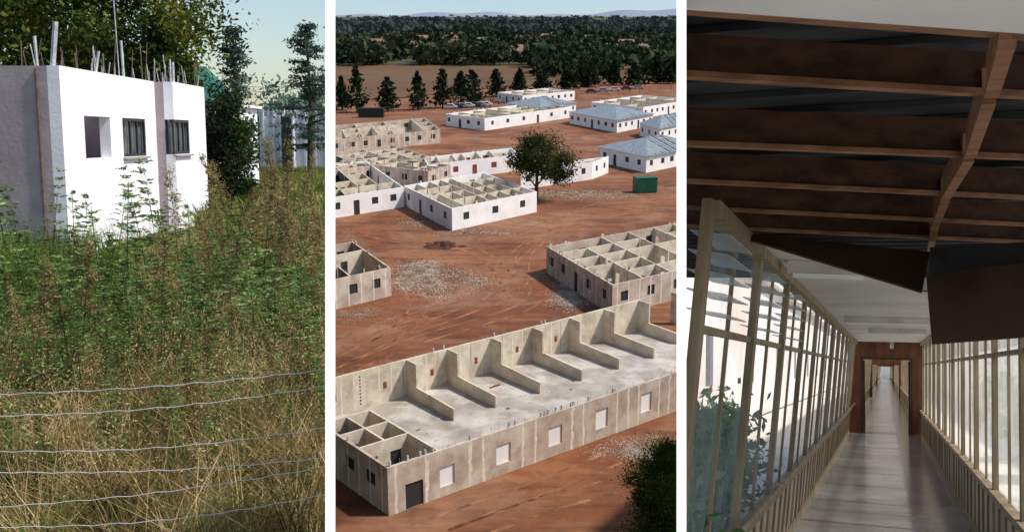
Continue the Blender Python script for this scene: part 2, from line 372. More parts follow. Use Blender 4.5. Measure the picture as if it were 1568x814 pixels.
LW = leafmat('weed_leaves', [S(40, 58, 32), S(80, 106, 54), S(130, 158, 88), S(190, 208, 144)], .4, 1.8)
LT = leafmat('weed_seed_plume', [S(98, 84, 56), S(146, 128, 86), S(190, 172, 122)], .3, .8)
LS = mat('weed_stem', S(84, 76, 42), S(48, 36, 28), 4, .8)
def weed(h, kind):
    q = []; mi = []
    def strip(a, b, w, m):
        a = np.array(a, float); b = np.array(b, float); d = b-a; s = np.cross(d, rng.normal(size=3)); s = s/np.linalg.norm(s)*w
        if m in (0, 2): c = (a+b)/2; q.append([a, c-s, b, c+s])
        else: q.append([a-s, a+s, b+s*.6, b-s*.6])
        mi.append(m)
    lx, ly = rng.normal(size=2)*.06
    st = lambda z: np.array([lx*z*z, ly*z*z, z])
    zs = np.linspace(0, h, 9)
    for i in range(8):
        for _ in range(2): strip(st(zs[i]), st(zs[i+1]), .009*(1-.7*i/8), 1)
    z = h*.18
    while z < h:
        t = z/h; L = (.34 if kind != 2 else .24)*(1.12-t)*rng.uniform(.7, 1.1)+.06
        for k in range(3):
            th = rng.uniform(0, 6.283); e = rng.uniform(.1, .8) + t*.5
            dv = np.array([math.cos(th)*math.cos(e), math.sin(th)*math.cos(e), math.sin(e)]); sd = np.array([-math.sin(th), math.cos(th), 0])
            c = st(z); tipp = c
            for j in range(5):
                s = (j+1)/5; p = c+dv*L*s-np.array([0, 0, .45*L*s*s]); strip(tipp, p, .002, 1)
                for sg in (-1, 1):
                    ll = L*.46*(1-.5*s); strip(p, p+sd*sg*ll*.8+dv*ll*.6-np.array([0, 0, ll*.35]), .0095, 2 if (kind == 1 and t > .62) else 0)
                tipp = p
            if kind >= 1 and t > .6:
                C = c+dv*L*rng.uniform(0, 1, 26)[:, None]+rng.normal(size=(26, 3))*.025
                for lf in leaves(C, .014, .5): q.append(lf); mi.append(2)
        z += .095
    return np.array(q), np.array(mi)
V = [weed(1.6+.1*i, (0, 0, 0, 1, 0, 1)[i]) for i in range(6)]
Q = []; MI = []
def put(px, Yd, v, s):
    q, m = V[v]; th = random.uniform(0, 6.28); c, s_ = math.cos(th), math.sin(th)
    R = np.array([[c, s_, 0], [-s_, c, 0], [0, 0, 1]]); Q.append(q @ R*s+np.array([(px-CX)/F*Yd, Yd, 0])); MI.append(m)
for i in range(150):
    px = random.uniform(-50, 500); Yd = math.sqrt(random.uniform(6.4**2, (11.5 if px < 310 else 15)**2))
    put(px, Yd, random.choice([0, 1, 2, 4, 0, 1, 3]), random.uniform(.32, .74))
for px, Yd, v, s in ((14, 8.5, 0, 1.28), (30, 11, 0, 1.05), (128, 9.5, 1, .98), (148, 8.8, 0, 1.0), (172, 12, 2, .92), (186, 9.5, 0, 1.12), (240, 11, 0, 1.25), (345, 9.0, 4, .92), (395, 10.5, 3, .98), (438, 12, 3, 1.12), (440, 11, 5, 1.0), (372, 12, 5, .92), (288, 10, 1, .9), (68, 10, 4, .93), (470, 9, 5, .78), (410, 14, 3, .9), (455, 14, 5, .9), (330, 14, 3, .95), (200, 8.2, 0, .86), (95, 7.6, 1, .8), (420, 7.8, 4, .8), (310, 7.6, 0, .85), (260, 9, 2, .9), (385, 8.4, 0, .9), (40, 8, 2, .85), (350, 11, 1, .9), (225, 10, 4, .95), (110, 11, 1, .95), (270, 12, 3, .95), (455, 8.2, 1, .82)):
    put(px, Yd, v, s)
for i in range(44): put(random.uniform(330, 500), random.uniform(9, 14), random.choice([3, 5]), random.uniform(.45, .78))
for i in range(50): put(random.uniform(-60, 330), random.uniform(5.4, 7.4), random.choice([0, 1, 2, 3]), random.uniform(.25, .45))
for i in range(16): put(random.uniform(330, 500), random.uniform(5.4, 7.4), random.choice([0, 1, 2]), random.uniform(.25, .42))
nquads('tall_weeds', 1, np.concatenate(Q), [LW, LS, LT], np.concatenate(MI))
mb = MB()
def wire(pts, Yd, r=.0017):
    P = [hit(T1, a, b, (0, Yd, 0), (0, 1, 0)) for a, b in pts]
    for a, b in zip(P, P[1:]): mb.cone(a, b, r, r, 5)
for base_, sag, sl_ in ((603, 6, -38), (636, 10, -46), (690, 12, -36), (722, 8, -22), (775, 8, -62), (806, 14, -50)):
    wire([(x, base_+sl_*(x/500)+sag*math.sin(math.pi*x/500)+1.2*math.sin(x*.1)) for x in range(-40, 501, 20)], 4.15)
ps = hit(T1, -45, 500, (0, 4.15, 0), (0, 1, 0)); mb.cone((ps.x, 4.15, 0), (ps.x, 4.15, 1.5), .04, .035, 8)
mb.build('wire_fence', 1, [mat('bright_fence_wire', (.8, .8, .82), (.6, .6, .62), 9, .5)])

# ============================================================ PLOT 2 : construction site seen from above
M_dirt = mat('red_dirt', S(132, 78, 48), S(92, 52, 32), .14, .95, .7, 1.5, 10, c3=S(146, 98, 66), s3=.06,
             streak=[(38, (.035, .22, 1), S(150, 104, 74), .5, 2.2), (-25, (.05, .3, 1), S(78, 44, 30), .65, 1.8), (5, (.09, .10, 1), S(152, 122, 98), .5, 1.0), (0, (.9, .9, 1), S(88, 54, 36), .4, .5)])
mb = MB(); mb.poly([(-3000, 25, 0), (3000, 25, 0), (3000, 9000, 0), (-3000, 9000, 0)]); mb.build('dirt_ground', 2, [M_dirt])
mb = MB()
def rut(pix, wd=.34):
    P = [g2(a, b, .006) for a, b in pix]; pts = []
    for i in range(len(P)-1):
        p0, p1_, p2_, p3 = P[max(0, i-1)], P[i], P[i+1], P[min(len(P)-1, i+2)]
        for k in range(10):
            t = k/10; pts.append(.5*((2*p1_)+(p2_-p0)*t+(2*p0-5*p1_+4*p2_-p3)*t*t+(3*p1_-p0-3*p2_+p3)*t**3))
    for off in (-.85, .85):
        pr = None
        for i in range(len(pts)-1):
            d = (pts[i+1]-pts[i]).normalized(); n = Vector((-d.y, d.x, 0)); ww = wd*random.uniform(.5, 1.2)/2
            c = pts[i]+n*off; cur = (c-n*ww, c+n*ww)
            if pr and random.random() < .9: mb.poly([pr[0], cur[0], cur[1], pr[1]])
            pr = cur
for pth in (((505, 560), (600, 515), (700, 480), (790, 440), (810, 380), (900, 335), (1045, 315)), ((505, 530), (610, 490), (730, 455), (780, 400), (860, 350), (1045, 335)),
            ((505, 345), (600, 372), (720, 370), (830, 345), (930, 310), (1045, 300)), ((505, 575), (640, 520), (800, 470), (830, 430)), ((600, 400), (640, 470), (560, 540)),
            ((640, 812), (760, 770), (880, 725), (960, 690)), ((700, 820), (820, 775), (950, 740)), ((620, 232), (690, 215), (800, 205), (900, 212)), ((505, 352), (620, 360), (740, 390), (800, 470))):
    rut(pth)
mb.build('wheel_ruts', 2, [mat('compacted_dirt', S(154, 108, 76), S(100, 62, 40), .6, .95, .4)])
def sheet(name, pxs, z, m):
    mb = MB(); mb.poly([g2(a, b, z) for a, b in pxs]); return mb.build(name, 2, [m])
M_field = mat('dry_field', S(108, 84, 54), S(84, 60, 40), .02, .95, c3=S(94, 58, 40), s3=.01)
sheet('dry_field', [(480, 156), (600, 150), (760, 134), (1060, 118), (1060, 98), (480, 98)], .2, M_field)
sheet('grass_verge', [(480, 99), (1060, 99), (1060, 24), (480, 24)], .3, mat('veld_grass', S(58, 62, 42), S(80, 76, 50), .01, .95))
sheet('access_road', [(480, 184), (700, 172), (1060, 138), (1060, 146), (700, 182), (480, 196)], .02, mat('road_dirt', S(130, 90, 66), S(108, 72, 50), .1, .95))
def rubble(px, py, rx, ry, n, s):
    c = g2(px, py); k = 18; i = rng.integers(0, k, n); cx = rng.normal(size=k)*rx*.75; cy = rng.normal(size=k)*ry*.75
    X = c.x+cx[i]+rng.normal(size=n)*rx*.42; Y = c.y+cy[i]+rng.normal(size=n)*ry*.42; q = leaves(np.stack([X, Y, rng.uniform(0, .02, n)], 1), s, .8); q[:, :, 2] *= .5; q[:, :, 2] += .012; return q
M_rub = leafmat('rubble_stones', [S(134, 106, 86), S(172, 152, 134), S(206, 194, 182)], 0)
nquads('rubble', 2, np.concatenate([rubble(655, 425, 2.4, 4.6, 20000, .07), rubble(878, 450, 1.8, 4.2, 15000, .065), rubble(640, 342, 1.6, 3, 2500, .06), rubble(985, 690, 1.6, 1.2, 6500, .045), rubble(885, 296, 5, 3, 6000, .08), rubble(735, 355, 4, 1.5, 2500, .06), rubble(560, 480, 2, 1.5, 1500, .05)]), [M_rub])
mb = MB(); c = g2(678, 376)
for k in range(24):
    a = random.uniform(0, 6.28); r = random.uniform(0, 2.0); h = random.uniform(.4, .8)*(1-r/3); o_ = c+Vector((math.cos(a)*r*1.4, math.sin(a)*r, -.1)); mb.cone(o_, o_+Vector((0, 0, h)), .9, .2, 9)
mb.build('soil_heap', 2, [mat('dark_soil', S(90, 58, 40), S(66, 40, 30), 1.5, .95, .8)])

M_bl = mat('raw_panel_wall', S(190, 172, 156), S(162, 142, 128), .9, .95, .3, 8, c3=S(202, 188, 172), s3=.5)
M_bl2 = mat('pale_render_wall', S(218, 206, 186), S(194, 180, 160), .8, .95, .2, 6, c3=S(176, 160, 140), s3=.7)
M_wh = mat('site_white_wall', S(240, 236, 234), S(222, 218, 216), .5, .9, .1)
M_slab = mat('concrete_slab', S(172, 164, 154), S(142, 132, 122), .5, .9, .2, 5, c3=S(194, 186, 176), s3=.35)
M_joint = mat('joint_plaster', S(226, 214, 200), S(204, 190, 174), 2, .9)
M_dark = mat('dark_opening', (.035, .033, .035), None, 3, .6)
M_red = mat('red_brick', S(140, 72, 50), S(110, 54, 40), 2, .9)
M_roof = mat('steel_roof_frame', S(136, 146, 152), S(104, 114, 122), .6, .6, stretch=(6, 1, 1))
def block(name, N, L, R, nu, nv, white=True, roof=False, h=3.0, wu=None, wv=None, keep=.8, winm=3):
    N, L, R = [Vector((p.x, p.y, 0)) for p in (N, L, R)]; B = L+(R-N)
    mb = MB(); U = (R-N); Vv = (L-N); lu, lv = U.length, Vv.length; u, v = U/lu, Vv/lv; t = .2
    def ops(Lw, n):
        r = []
        n = n or max(2, int(Lw/3.2)); st = Lw/n
        for i in range(n):
            c = st*(i+.5)+random.uniform(-.3, .3); wd = random.choice([.5, .55, .6]); r.append((c-wd, c+wd, 1.15, 2.15, winm))
        if n > 3: k = n//2; r[k] = (r[k][0], r[k][0]+1.0, 0, 2.1, winm)
        return r
    wm = 0
    mb.wall(N, R, 0, h, v*t, ops(lu, wu), wm); mb.wall(N+v*t, L, 0, h-.003, u*t, ops(lv, wv), wm)
    mb.wall(L, B, 0, h-.006, -v*t, ops(lu, wu), wm); mb.wall(R+v*t, B-v*t, 0, h-.009, -u*t, ops(lv, wv), wm)
    mb.poly([N+u*.1+v*.1+Vector((0, 0, .08)), R-u*.1+v*.1+Vector((0, 0, .08)), B-u*.1-v*.1+Vector((0, 0, .08)), L+u*.1-v*.1+Vector((0, 0, .08))], 2)
    if roof:
        e = .5; z = h+.02; r0 = 1.9; m_ = min(lu, lv)/2
        c = [N-u*e-v*e, R+u*e-v*e, B+u*e+v*e, L-u*e+v*e]; c = [p+Vector((0, 0, z)) for p in c]
        if lu >= lv: a = N+u*m_+v*lv/2; b = R-u*m_+v*lv/2; fs = ([c[0], c[1], 'b', 'a'], [c[1], c[2], 'b'], [c[2], c[3], 'a', 'b'], [c[3], c[0], 'a'])
        else: a = N+v*m_+u*lu/2; b = L-v*m_+u*lu/2; fs = ([c[0], c[1], 'a'], [c[1], c[2], 'b', 'a'], [c[2], c[3], 'b'], [c[3], c[0], 'a', 'b'])
        a = a+Vector((0, 0, z+r0)); b = b+Vector((0, 0, z+r0))
        for f in fs: mb.poly([a if q == 'a' else b if q == 'b' else q for q in f], 4)
        for i in range(int(lu/1.2)):
            k = min(1, min(i*1.2, lu-i*1.2)/m_)
            p = N+u*(i*1.2+.3)+Vector((0, 0, z+.1)); tp = N+u*(i*1.2+.3)+v*lv/2+Vector((0, 0, z+.1+r0*k))
            mb.bar(p-v*.4, tp, u*.12, Vector((0, 0, .08)), 5 if i % 2 else 3)
        for k in (.25, .5, .75):
            A_ = N.lerp(L, k*.5)+Vector((0, 0, z+.14+r0*k)); B_ = R.lerp(B, k*.5)+Vector((0, 0, z+.14+r0*k))
            mb.bar(A_+u*m_*k, B_-u*m_*k, v*.1, Vector((0, 0, .06)), 5)
    else:
        for i in range(1, nu):
            s = lu*i/nu+random.uniform(-.4, .4)
            for j in range(nv):
                if random.random() < keep:
                    a = N+u*s+v*(lv*j/nv+t); b = N+u*s+v*(lv*(j+1)/nv-.02); d = (b-a).length; o_ = random.uniform(.3, max(.31, d-1.3))
                    mb.wall(a, b, 0, h-.02-.002*i, u*.15, [(o_, o_+.9, 0, 2.1)], 1)
        for j in range(1, nv):
            s = lv*j/nv
            for i in range(nu):
                if random.random() < keep:
                    a = N+v*s+u*(lu*i/nu+t); b = N+v*s+u*(lu*(i+1)/nu-.02)
                    d = (b-a).length; o_ = random.uniform(.3, max(.31, d-1.3)); mb.wall(a, b, 0, h-.03-.002*j, v*.15, [(o_, o_+.9, 0, 2.1)] if random.random() < .5 else [], 1)
        for k in range(int((lu+lv)*1.6)):
            q = random.choice([N+u*random.uniform(0, lu)+v*.1, N+v*random.uniform(0, lv)+u*.1, L+u*random.uniform(0, lu)-v*.1, N+u*random.uniform(0, lu)+v*lv*random.randint(0, nv)/nv])
            mb.cone(q+Vector((0, 0, h-.05)), q+Vector((random.uniform(-.05, .05), 0, h+random.uniform(.2, .6))), .025, .022, 4, 5)
            if k % 3 == 0: mb.box(q+Vector((0, 0, h+.005)), u*random.uniform(.2, .5), v*.1, (0, 0, random.uniform(.1, .4)), 1)
    if not white:
        for (a, d, Lw, nrm) in ((N, u, lu, -v), (N, v, lv, -u)):
            x = .6
            while x < Lw-.3:
                mb.box(a+d*x+nrm*.004, d*.14, -nrm*.004, (0, 0, h-.02), 6); x += 1.5
    return mb.build(name, 2, [M_wh if white else M_bl, M_bl2, M_slab, M_dark if winm == 3 else M_dark, M_roof, M_gal, M_joint, M_red])
G = lambda x, y: g2(x, y, 3)
Nn, Ll, Bb = G(938, 436), G(837, 377), G(985, 350)
block('unfinished_building', Nn, Ll, Nn+(Bb-Ll)*1.9, 7, 5, False)
Kk = G(598, 409); block('unfinished_building', Kk, Kk+(G(515, 427)-Kk)*2.2, G(540, 369), 3, 3, False, wu=2, wv=5)
block('white_walled_shell', G(692, 319), G(618, 284), G(822, 293), 7, 4, True, wu=3, wv=4)
n_ = G(655, 252); block('white_walled_shell', n_, n_+Vector((-1.5, 9, 0)), G(795, 236), 7, 2, True, winm=7, wu=5)
block('white_walled_shell', G(907, 248), G(797, 262), G(932, 239), 2, 4, True)
block('white_walled_shell', G(618, 286), G(500, 303), G(560, 246), 5, 4, True, wu=4)
block('unfinished_building', G(655, 262), G(520, 246), G(690, 252), 3, 6, False)
block('unfinished_building', G(660, 240), G(505, 262), G(600, 222), 5, 6, False)
block('unfinished_building', G(674, 198), G(505, 214), G(650, 180), 3, 7, False)
block('white_walled_building', G(742, 181), G(682, 174), G(875, 163), 7, 3, True, wu=6)
block('roofed_building', G(828, 165), G(776, 158), G(882, 157), 3, 3, True, True)
block('roofed_building', G(945, 184), G(872, 171), G(1000, 174), 3, 3, True, True)
block('roofed_building', G(1010, 197), G(980, 188), G(1070, 184), 3, 3, True, True)
block('roofed_building', G(990, 239), G(918, 224), G(1080, 222), 3, 3, True, True)
block('white_walled_building', G(985, 164), G(905, 156), G(1060, 152), 4, 3, True)
block('white_walled_building', G(800, 146), G(762, 141), G(880, 139), 4, 2, True)
# foreground hall
N = g2(593, 716, 3); R = g2(1035, 570, 3); N.z = R.z = 0; U = (R-N).normalized(); Vv = Vector((-U.y, U.x, 0))
W = (g2(752, 515, 3)-N); W.z = 0; W = W.dot(Vv); LL = 36; z3 = Vector((0, 0, 1))
mb = MB()
def fo(x0, x1, y0, y1, m=None):
    p = hit(T2, x0, y1, N, Vv); q = hit(T2, x1, y0, N, Vv); r = (max(0, (p-N).dot(U)), (q-N).dot(U), max(0, p.z), q.z)
    return r+((m,) if m is not None else ())
wins = [fo(674, 696, 708, 746, 4), fo(760, 782, 675, 712, 4), fo(840, 861, 648, 684, 4), fo(912, 931, 622, 658, 4), fo(981, 998, 598, 632, 4)]
d_ = fo(622, 648, 732, 785, 3); d_ = (d_[0], d_[1], 0, d_[3], 3)
mb.wall(N, N+U*LL, 0, 3, Vv*.2, [d_]+wins, 0)
mb.wall(N+Vv*.2, N+Vv*W, 0, 2.996, U*.2, [(1.2, 2.3, 1.3, 2.1, 3), (3.6, 4.7, 1.3, 2.1, 3), (7.5, 8.5, 1.3, 2.1, 3)], 0)
mb.wall(N+Vv*W+U*.2, N+Vv*W+U*LL, 0, 2.992, -Vv*.2, [], 1)
mb.poly([N+z3*.1+U*.1+Vv*.1, N+U*LL+z3*.1+Vv*.1, N+U*LL+Vv*(W-.1)+z3*.1, N+Vv*(W-.1)+U*.1+z3*.1], 2)
x = .45
while x < 26:
    if all(x+.3 < o_[0] or x > o_[1]+.02 for o_ in wins+[d_]):
        z_ = 0; wb = random.uniform(.15, .24)
        while z_ < 2.95:
            dz = min(random.uniform(.2, .5), 2.97-z_); mb.box(N+U*(x+random.uniform(-.03, .03))-Vv*.006+z3*z_, U*wb*random.uniform(.75, 1.25), Vv*.006, z3*dz, 5); z_ += dz
    x += 1.05
x = .6
while x < W: mb.box(N+Vv*x-U*.006, U*.006, Vv*.12, z3*2.98, 5); x += 1.3
for px, py in ((622, 553), (685, 534), (752, 515), (815, 498), (872, 484), (925, 470), (978, 456), (1028, 444), (1080, 430)):
    p = hit(T2, px, py, N+Vv*(W-.2), Vv); uu = (p-N).dot(U)
    mb.box(N+U*uu+Vv*(W-1.5), U*.16, Vv*1.3, z3*2.98, 1)
    mb.hexa([N+U*uu+Vv*(W-6.2), N+U*(uu+.16)+Vv*(W-6.2), N+U*(uu+.16)+Vv*(W-1.5), N+U*uu+Vv*(W-1.5)],
            [N+U*uu+Vv*(W-6.2)+z3*1.0, N+U*(uu+.16)+Vv*(W-6.2)+z3*1.0, N+U*(uu+.16)+Vv*(W-1.5)+z3*1.15, N+U*uu+Vv*(W-1.5)+z3*1.15], 1)
for k in range(26):
    uu = .9+k*1.05; mb.box(N+U*uu+Vv*(W-.206), U*.12, Vv*.006, z3*2.95, 5 if k % 3 else 0)
    if k % 4 == 1:
        for j in range(9): mb.box(N+U*(uu+.5)+Vv*(W-.207)+z3*(.45+.26*j), U*.11, Vv*.007, z3*.12, 3)
    if k % 4 == 3: mb.box(N+U*(uu+.4)+Vv*(W-.207)+z3*1.2, U*.3, Vv*.007, z3*.5, 7)
mb.wall(N+U*3.6+Vv*.2, N+U*3.6+Vv*8, 0, 2.95, U*.15, [(5.8, 6.7, 0, 2.1)], 1)
mb.wall(N+U*1.9+Vv*3.6, N+U*1.9+Vv*8, 0, 2.93, U*.15, [(1, 1.8, 0, 2.1)], 1)
for vv in (3.4, 5.7, 8.0): mb.wall(N+U*.2+Vv*vv, N+U*3.75+Vv*vv, 0, 2.94, Vv*.15, [(.4, 1.2, 0, 2.1, 3), (2.1, 2.9, 0, 2.1, 3)], 1)
for k in range(170):
    c = random.random(); uu = random.uniform(0, 26)
    q = N+U*uu+Vv*(.1 if c < .45 else W-.1) if c < .85 else N+Vv*random.uniform(0, W)+U*.1
    mb.cone(q+z3*2.9, q+z3*random.uniform(3.15, 3.5), .014, .012, 4, 6)
    if k % 6 == 0: mb.box(q+z3*3.001, U*.12, Vv*.1, z3*.3, 6)
for k in range(46):
    q = N+U*random.uniform(4, 24)+Vv*random.uniform(1, W-1); mb.box(q+z3*.1, U*random.uniform(.1, .9), Vv*random.uniform(.05, .2), z3*.05, 6 if k % 3 else 7)
mb.build('roofless_hall', 2, [M_bl, M_bl2, M_slab, M_dark, M_wh, M_joint, M_gal, M_red])

LB = leafmat('site_tree_foliage', [S(30, 36, 22), S(56, 64, 36), S(98, 102, 58)], .25, .4)
tb = g2(821, 306)
def at(px, py, b, T=T2): return hit(T, px, py, b, (0, 1, 0))
c = at(832, 243, tb)
Q = [crown((c.x, c.y, c.z), (4.9, 4.4, 3.5), 66, 105, .2, .2, shell=.5), crown((c.x-1, c.y, c.z+1.2), (2.5, 2.5, 2.8), 20, 105, .2, .25), crown((c.x+2, c.y-.5, c.z-1.2), (2.8, 2.5, 1.8), 20, 90, .2, .25), crown((c.x-3, c.y-.5, c.z-.6), (2.2, 2, 1.6), 14, 90, .2, .25)]
tree('broadleaf_tree', 2, tb, c.z, np.concatenate(Q), LB, M_bark, [(2, (-2.6, 0, 5.5)), (2.2, (2.8, 0, 5.5)), (2.8, (1, 1, 7))], .35)
LBd = leafmat('dark_green_foliage', [S(30, 44, 20), S(56, 74, 32), S(92, 110, 52)], .25, .9)
tb = g2(1030, 850); c = at(1008, 742, tb)
Q = [crown((c.x+.1, c.y, c.z), (1.7, 1.8, 2.3), 60, 280, .075, .2, shell=.5), crown((c.x+1.4, c.y, c.z-1.2), (1.6, 1.5, 2), 40, 280, .075, .2), crown((c.x+.5, c.y-.5, c.z-2.5), (2.0, 1.8, 1.6), 30, 260, .075, .22), crown((c.x+1.1, c.y, c.z+1.4), (.8, 1, 1.2), 16, 260, .075, .25)]
tree('broadleaf_tree', 2, tb, max(2, c.z), np.concatenate(Q), LBd, M_bark, [(1.5, (-.8, 0, 3.5)), (1.5, (.8, 0, 3.5))], .2)
LP = leafmat('pine_foliage', [S(22, 30, 22), S(38, 48, 34), S(60, 70, 46)], .15, .3)
for px, py, hp, w_ in ((547, 172, 72, 22), (524, 168, 50, 16), (594, 170, 52, 17), (640, 168, 58, 17), (678, 165, 60, 20), (723, 160, 52, 24), (706, 150, 40, 14), (760, 148, 42, 16), (796, 143, 36, 16), (830, 140, 30, 15), (870, 136, 32, 18), (905, 133, 38, 16), (940, 130, 38, 16), (970, 130, 28, 17), (1005, 128, 46, 17), (1030, 128, 36, 16), (890, 128, 28, 16)):
    b = g2(px, py); t = at(px, py-hp, b); r = w_/F*b.y*random.uniform(.9, 1.3)
    tree('pine_tree', 2, b, t.z, conifer(b, t.z, r, 480, .65*b.y/280, .6), LP, M_bark, [], .3)
Q = []; QF = []
for i in range(1700):
    py = 25+76*random.random(); px = random.uniform(500, 1050)
    if i > 1590: py = random.uniform(100, 122); px = random.uniform(820, 1050)
    if py > 60 and math.sin(px*.021+py*.13)+math.sin(px*.047+py*.3) > 1.05: continue
    b = g2(px, py); dd = b.y
    hgt = random.uniform(6, 15)*(1 if dd < 900 else 1.2); r = hgt*random.uniform(.4, .8)*min(2.2, max(1, dd/800)); n = 60 if dd < 900 else 30
    C = unit(n)*rng.uniform(.4, 1, n)[:, None]*np.array([r, r, hgt*.42])+np.array([b.x, b.y, hgt*.5])
    (Q if dd < 1000 else QF).append(leaves(C, r*.28, .6))
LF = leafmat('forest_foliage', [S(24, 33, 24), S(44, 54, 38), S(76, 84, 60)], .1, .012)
LFF = leafmat('hazed_far_forest_foliage', [S(44, 54, 52), S(60, 70, 68), S(82, 92, 90)], .1, .004)  # aerial haze put into the colour of the distant trees
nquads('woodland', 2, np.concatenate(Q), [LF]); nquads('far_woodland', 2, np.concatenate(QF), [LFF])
M_tile = mat('grey_brown_roof', S(150, 118, 102), S(126, 100, 90), .3, .9)
for k in range(26):
    px = random.uniform(560, 1030); py = random.uniform(64, 98); b = g2(px, py); s = random.uniform(5, 9); mb = MB()
    mb.aab(b.x-s, b.x+s, b.y, b.y+s, 0, 6.5, 0)
    mb.poly([(b.x-s-1, b.y-1, 6.5), (b.x+s+1, b.y-1, 6.5), (b.x+s*.6, b.y+s/2, 10.5), (b.x-s*.6, b.y+s/2, 10.5)], 1)
    mb.poly([(b.x-s-1, b.y-1, 6.5), (b.x-s*.6, b.y+s/2, 10.5), (b.x-s-1, b.y+s+1, 6.5)], 1); mb.poly([(b.x+s+1, b.y-1, 6.5), (b.x+s*.6, b.y+s/2, 10.5), (b.x+s+1, b.y+s+1, 6.5)], 1)
    mb.aab(b.x-s*.5, b.x-s*.2, b.y-.1, b.y, 2, 4.5, 2); mb.aab(b.x+s*.2, b.x+s*.5, b.y-.1, b.y, 2, 4.5, 2)
    mb.build('suburban_house', 2, [M_wh, M_tile, M_dark])
mb = MB(); pr = None; d0 = 7800
for i in range(121):
    x = -2200+i*40; z = 24+10*math.sin(i*.17)+8*math.sin(i*.5+1)+(26*math.sin((i-66)*.06) if 66 < i < 118 else 0)
    if pr: mb.poly([(pr[0], d0, -50), (x, d0, -50), (x, d0+200, z), (pr[0], d0+200, pr[1])])
    pr = (x, z)
mb.build('distant_hills', 2, [mat('hazy_hills', S(140, 148, 164), S(130, 140, 156), .002, 1)])
cols = [mat('car_paint_white', (.75, .75, .76), None, 2, .3), mat('car_paint_dark', (.05, .05, .06), None, 2, .3), mat('car_paint_silver', (.4, .41, .43), None, 2, .3)]
M_tyre = mat('tyre', (.02, .02, .02), None, 3, .9)
for i in range(12):
    px = 690+i*9 if i < 7 else 905+(i-7)*18; py = 166-(i*.6) if i < 7 else 142-(i-7)*1.5
    b = g2(px, py); mb = MB(); x, y = b.x, b.y
    prof = [(-2.1, .35), (-2.1, .85), (-1.5, .95), (-1.0, 1.45), (.7, 1.45), (1.3, .95), (2.1, .8), (2.1, .35)]
    A = [(x+p[0], y-.85, p[1]) for p in prof]; B = [(x+p[0], y+.85, p[1]) for p in prof]
    mb.poly(A, 0); mb.poly(B, 0)
    for k in range(8): mb.poly([A[k], A[(k+1) % 8], B[(k+1) % 8], B[k]], 0)
    mb.poly([(x-1.35, y-.86, .97), (x+1.15, y-.86, .97), (x+.62, y-.86, 1.38), (x-.95, y-.86, 1.38)], 1)
    for wx in (-1.3, 1.3):
        for wy in (-.88, .68): mb.cone((x+wx, y+wy, .33), (x+wx, y+wy+.2, .33), .33, .33, 10, 2)
    mb.build('parked_car', 2, [cols[i % 3], M_dark, M_tyre])
b = g2(976, 296); mb = MB()
M_gt = mat('green_painted_steel', S(42, 100, 76), S(32, 82, 62), 2, .5)
du = Vector((.97, .25, 0)); dv = Vector((-.25, .97, 0))
mb.box(b+Vector((0, 0, .1)), du*3.4, dv*2.2, (0, 0, 2.3))
for k in range(12): mb.box(b+du*(.1+k*.28)-dv*.05+Vector((0, 0, .2)), du*.14, dv*.05, (0, 0, 2.1))
mb.box(b-du*.05-dv*.07+Vector((0, 0, 2.403)), du*3.5, dv*2.3, (0, 0, .1)); mb.box(b+du*3.41+dv*.3+Vector((0, 0, .2)), du*.04, dv*1.6, (0, 0, 2.0), 1)
mb.build('green_container', 2, [M_gt, M_dark])
b = g2(568, 180); mb = MB(); mb.aab(b.x-3.5, b.x+3.5, b.y, b.y+2.4, 0.1, 2.6)
for k in range(14): mb.aab(b.x-3.4+k*.5, b.x-3.2+k*.5, b.y-.06, b.y, .2, 2.5)
mb.build('shipping_container', 2, [mat('dark_green_steel', S(36, 50, 44), None, 2, .6)])
mb = MB()
for k in range(34):
    a = g2(515+k*16, 178-k*1.25); mb.cone(a, a+Vector((0, 0, 1.8)), .06, .06, 5)
    a2 = g2(515+(k+1)*16, 178-(k+1)*1.25)
    for z in (.6, 1.2, 1.7): mb.cone(a+Vector((0, 0, z)), a2+Vector((0, 0, z)), .025, .025, 4)
mb.build('site_fence', 2, [M_dark])

# ============================================================ PLOT 3 : corridor with torn ceiling
FL = -1.6
sd = hit(T3, 1355, 664, (0, 0, FL), (0, 0, 1)).y
qq = lambda px, py, s=sd: hit(T3, px, py, (0, s, 0), (0, 1, 0))
LBt, LTp, RTp, RB = qq(1299, 665), qq(1311, 522), qq(1411, 524), qq(1411, 665)
CE = (LTp.z+RTp.z)/2
def PL(s, u, off=0): t = (u-FL)/(CE-FL); return Vector((LBt.x+(LTp.x-LBt.x)*t+off, s, u))
def PR(s, u, off=0): t = (u-FL)/(CE-FL); return Vector((RB.x+(RTp.x-RB.x)*t+off, s, u))
cpt = lambda px, py, u: hit(T3, px, py, (0, 0, u), (0, 0, 1))
M_flr = mat('polished_concrete_floor', S(152, 151, 150), S(120, 119, 118), 1.0, .16, .04, 3, c3=S(168, 166, 164), s3=.6, spec=.7)
M_crm = mat('cream_paint', S(216, 208, 188), S(186, 174, 148), 1.6, .6, .1, 10)
M_brn = mat('aged_cream_timber', S(180, 164, 136), S(138, 118, 90), 2.5, .6, .1, stretch=(3, 3, .6))
M_ceil = mat('white_ceiling_board', S(236, 234, 232), S(218, 215, 212), .8, .85)
M_jst = mat('brown_joist', S(98, 66, 46), S(66, 42, 30), 5, .7, .2, stretch=(.5, 3, 3))
M_bat = mat('light_batten', S(164, 120, 90), S(122, 86, 62), 6, .7, stretch=(.5, 3, 3))
M_blk = mat('black_roof_sheet', (.03, .03, .034), (.06, .06, .066), 2, .6)
M_hard = mat('brown_hardboard', S(98, 72, 54), S(74, 52, 38), 1.5, .7)
M_dfr = mat('dark_varnished_frame', S(128, 84, 56), S(84, 54, 36), 3, .4, stretch=(2, 2, .4))
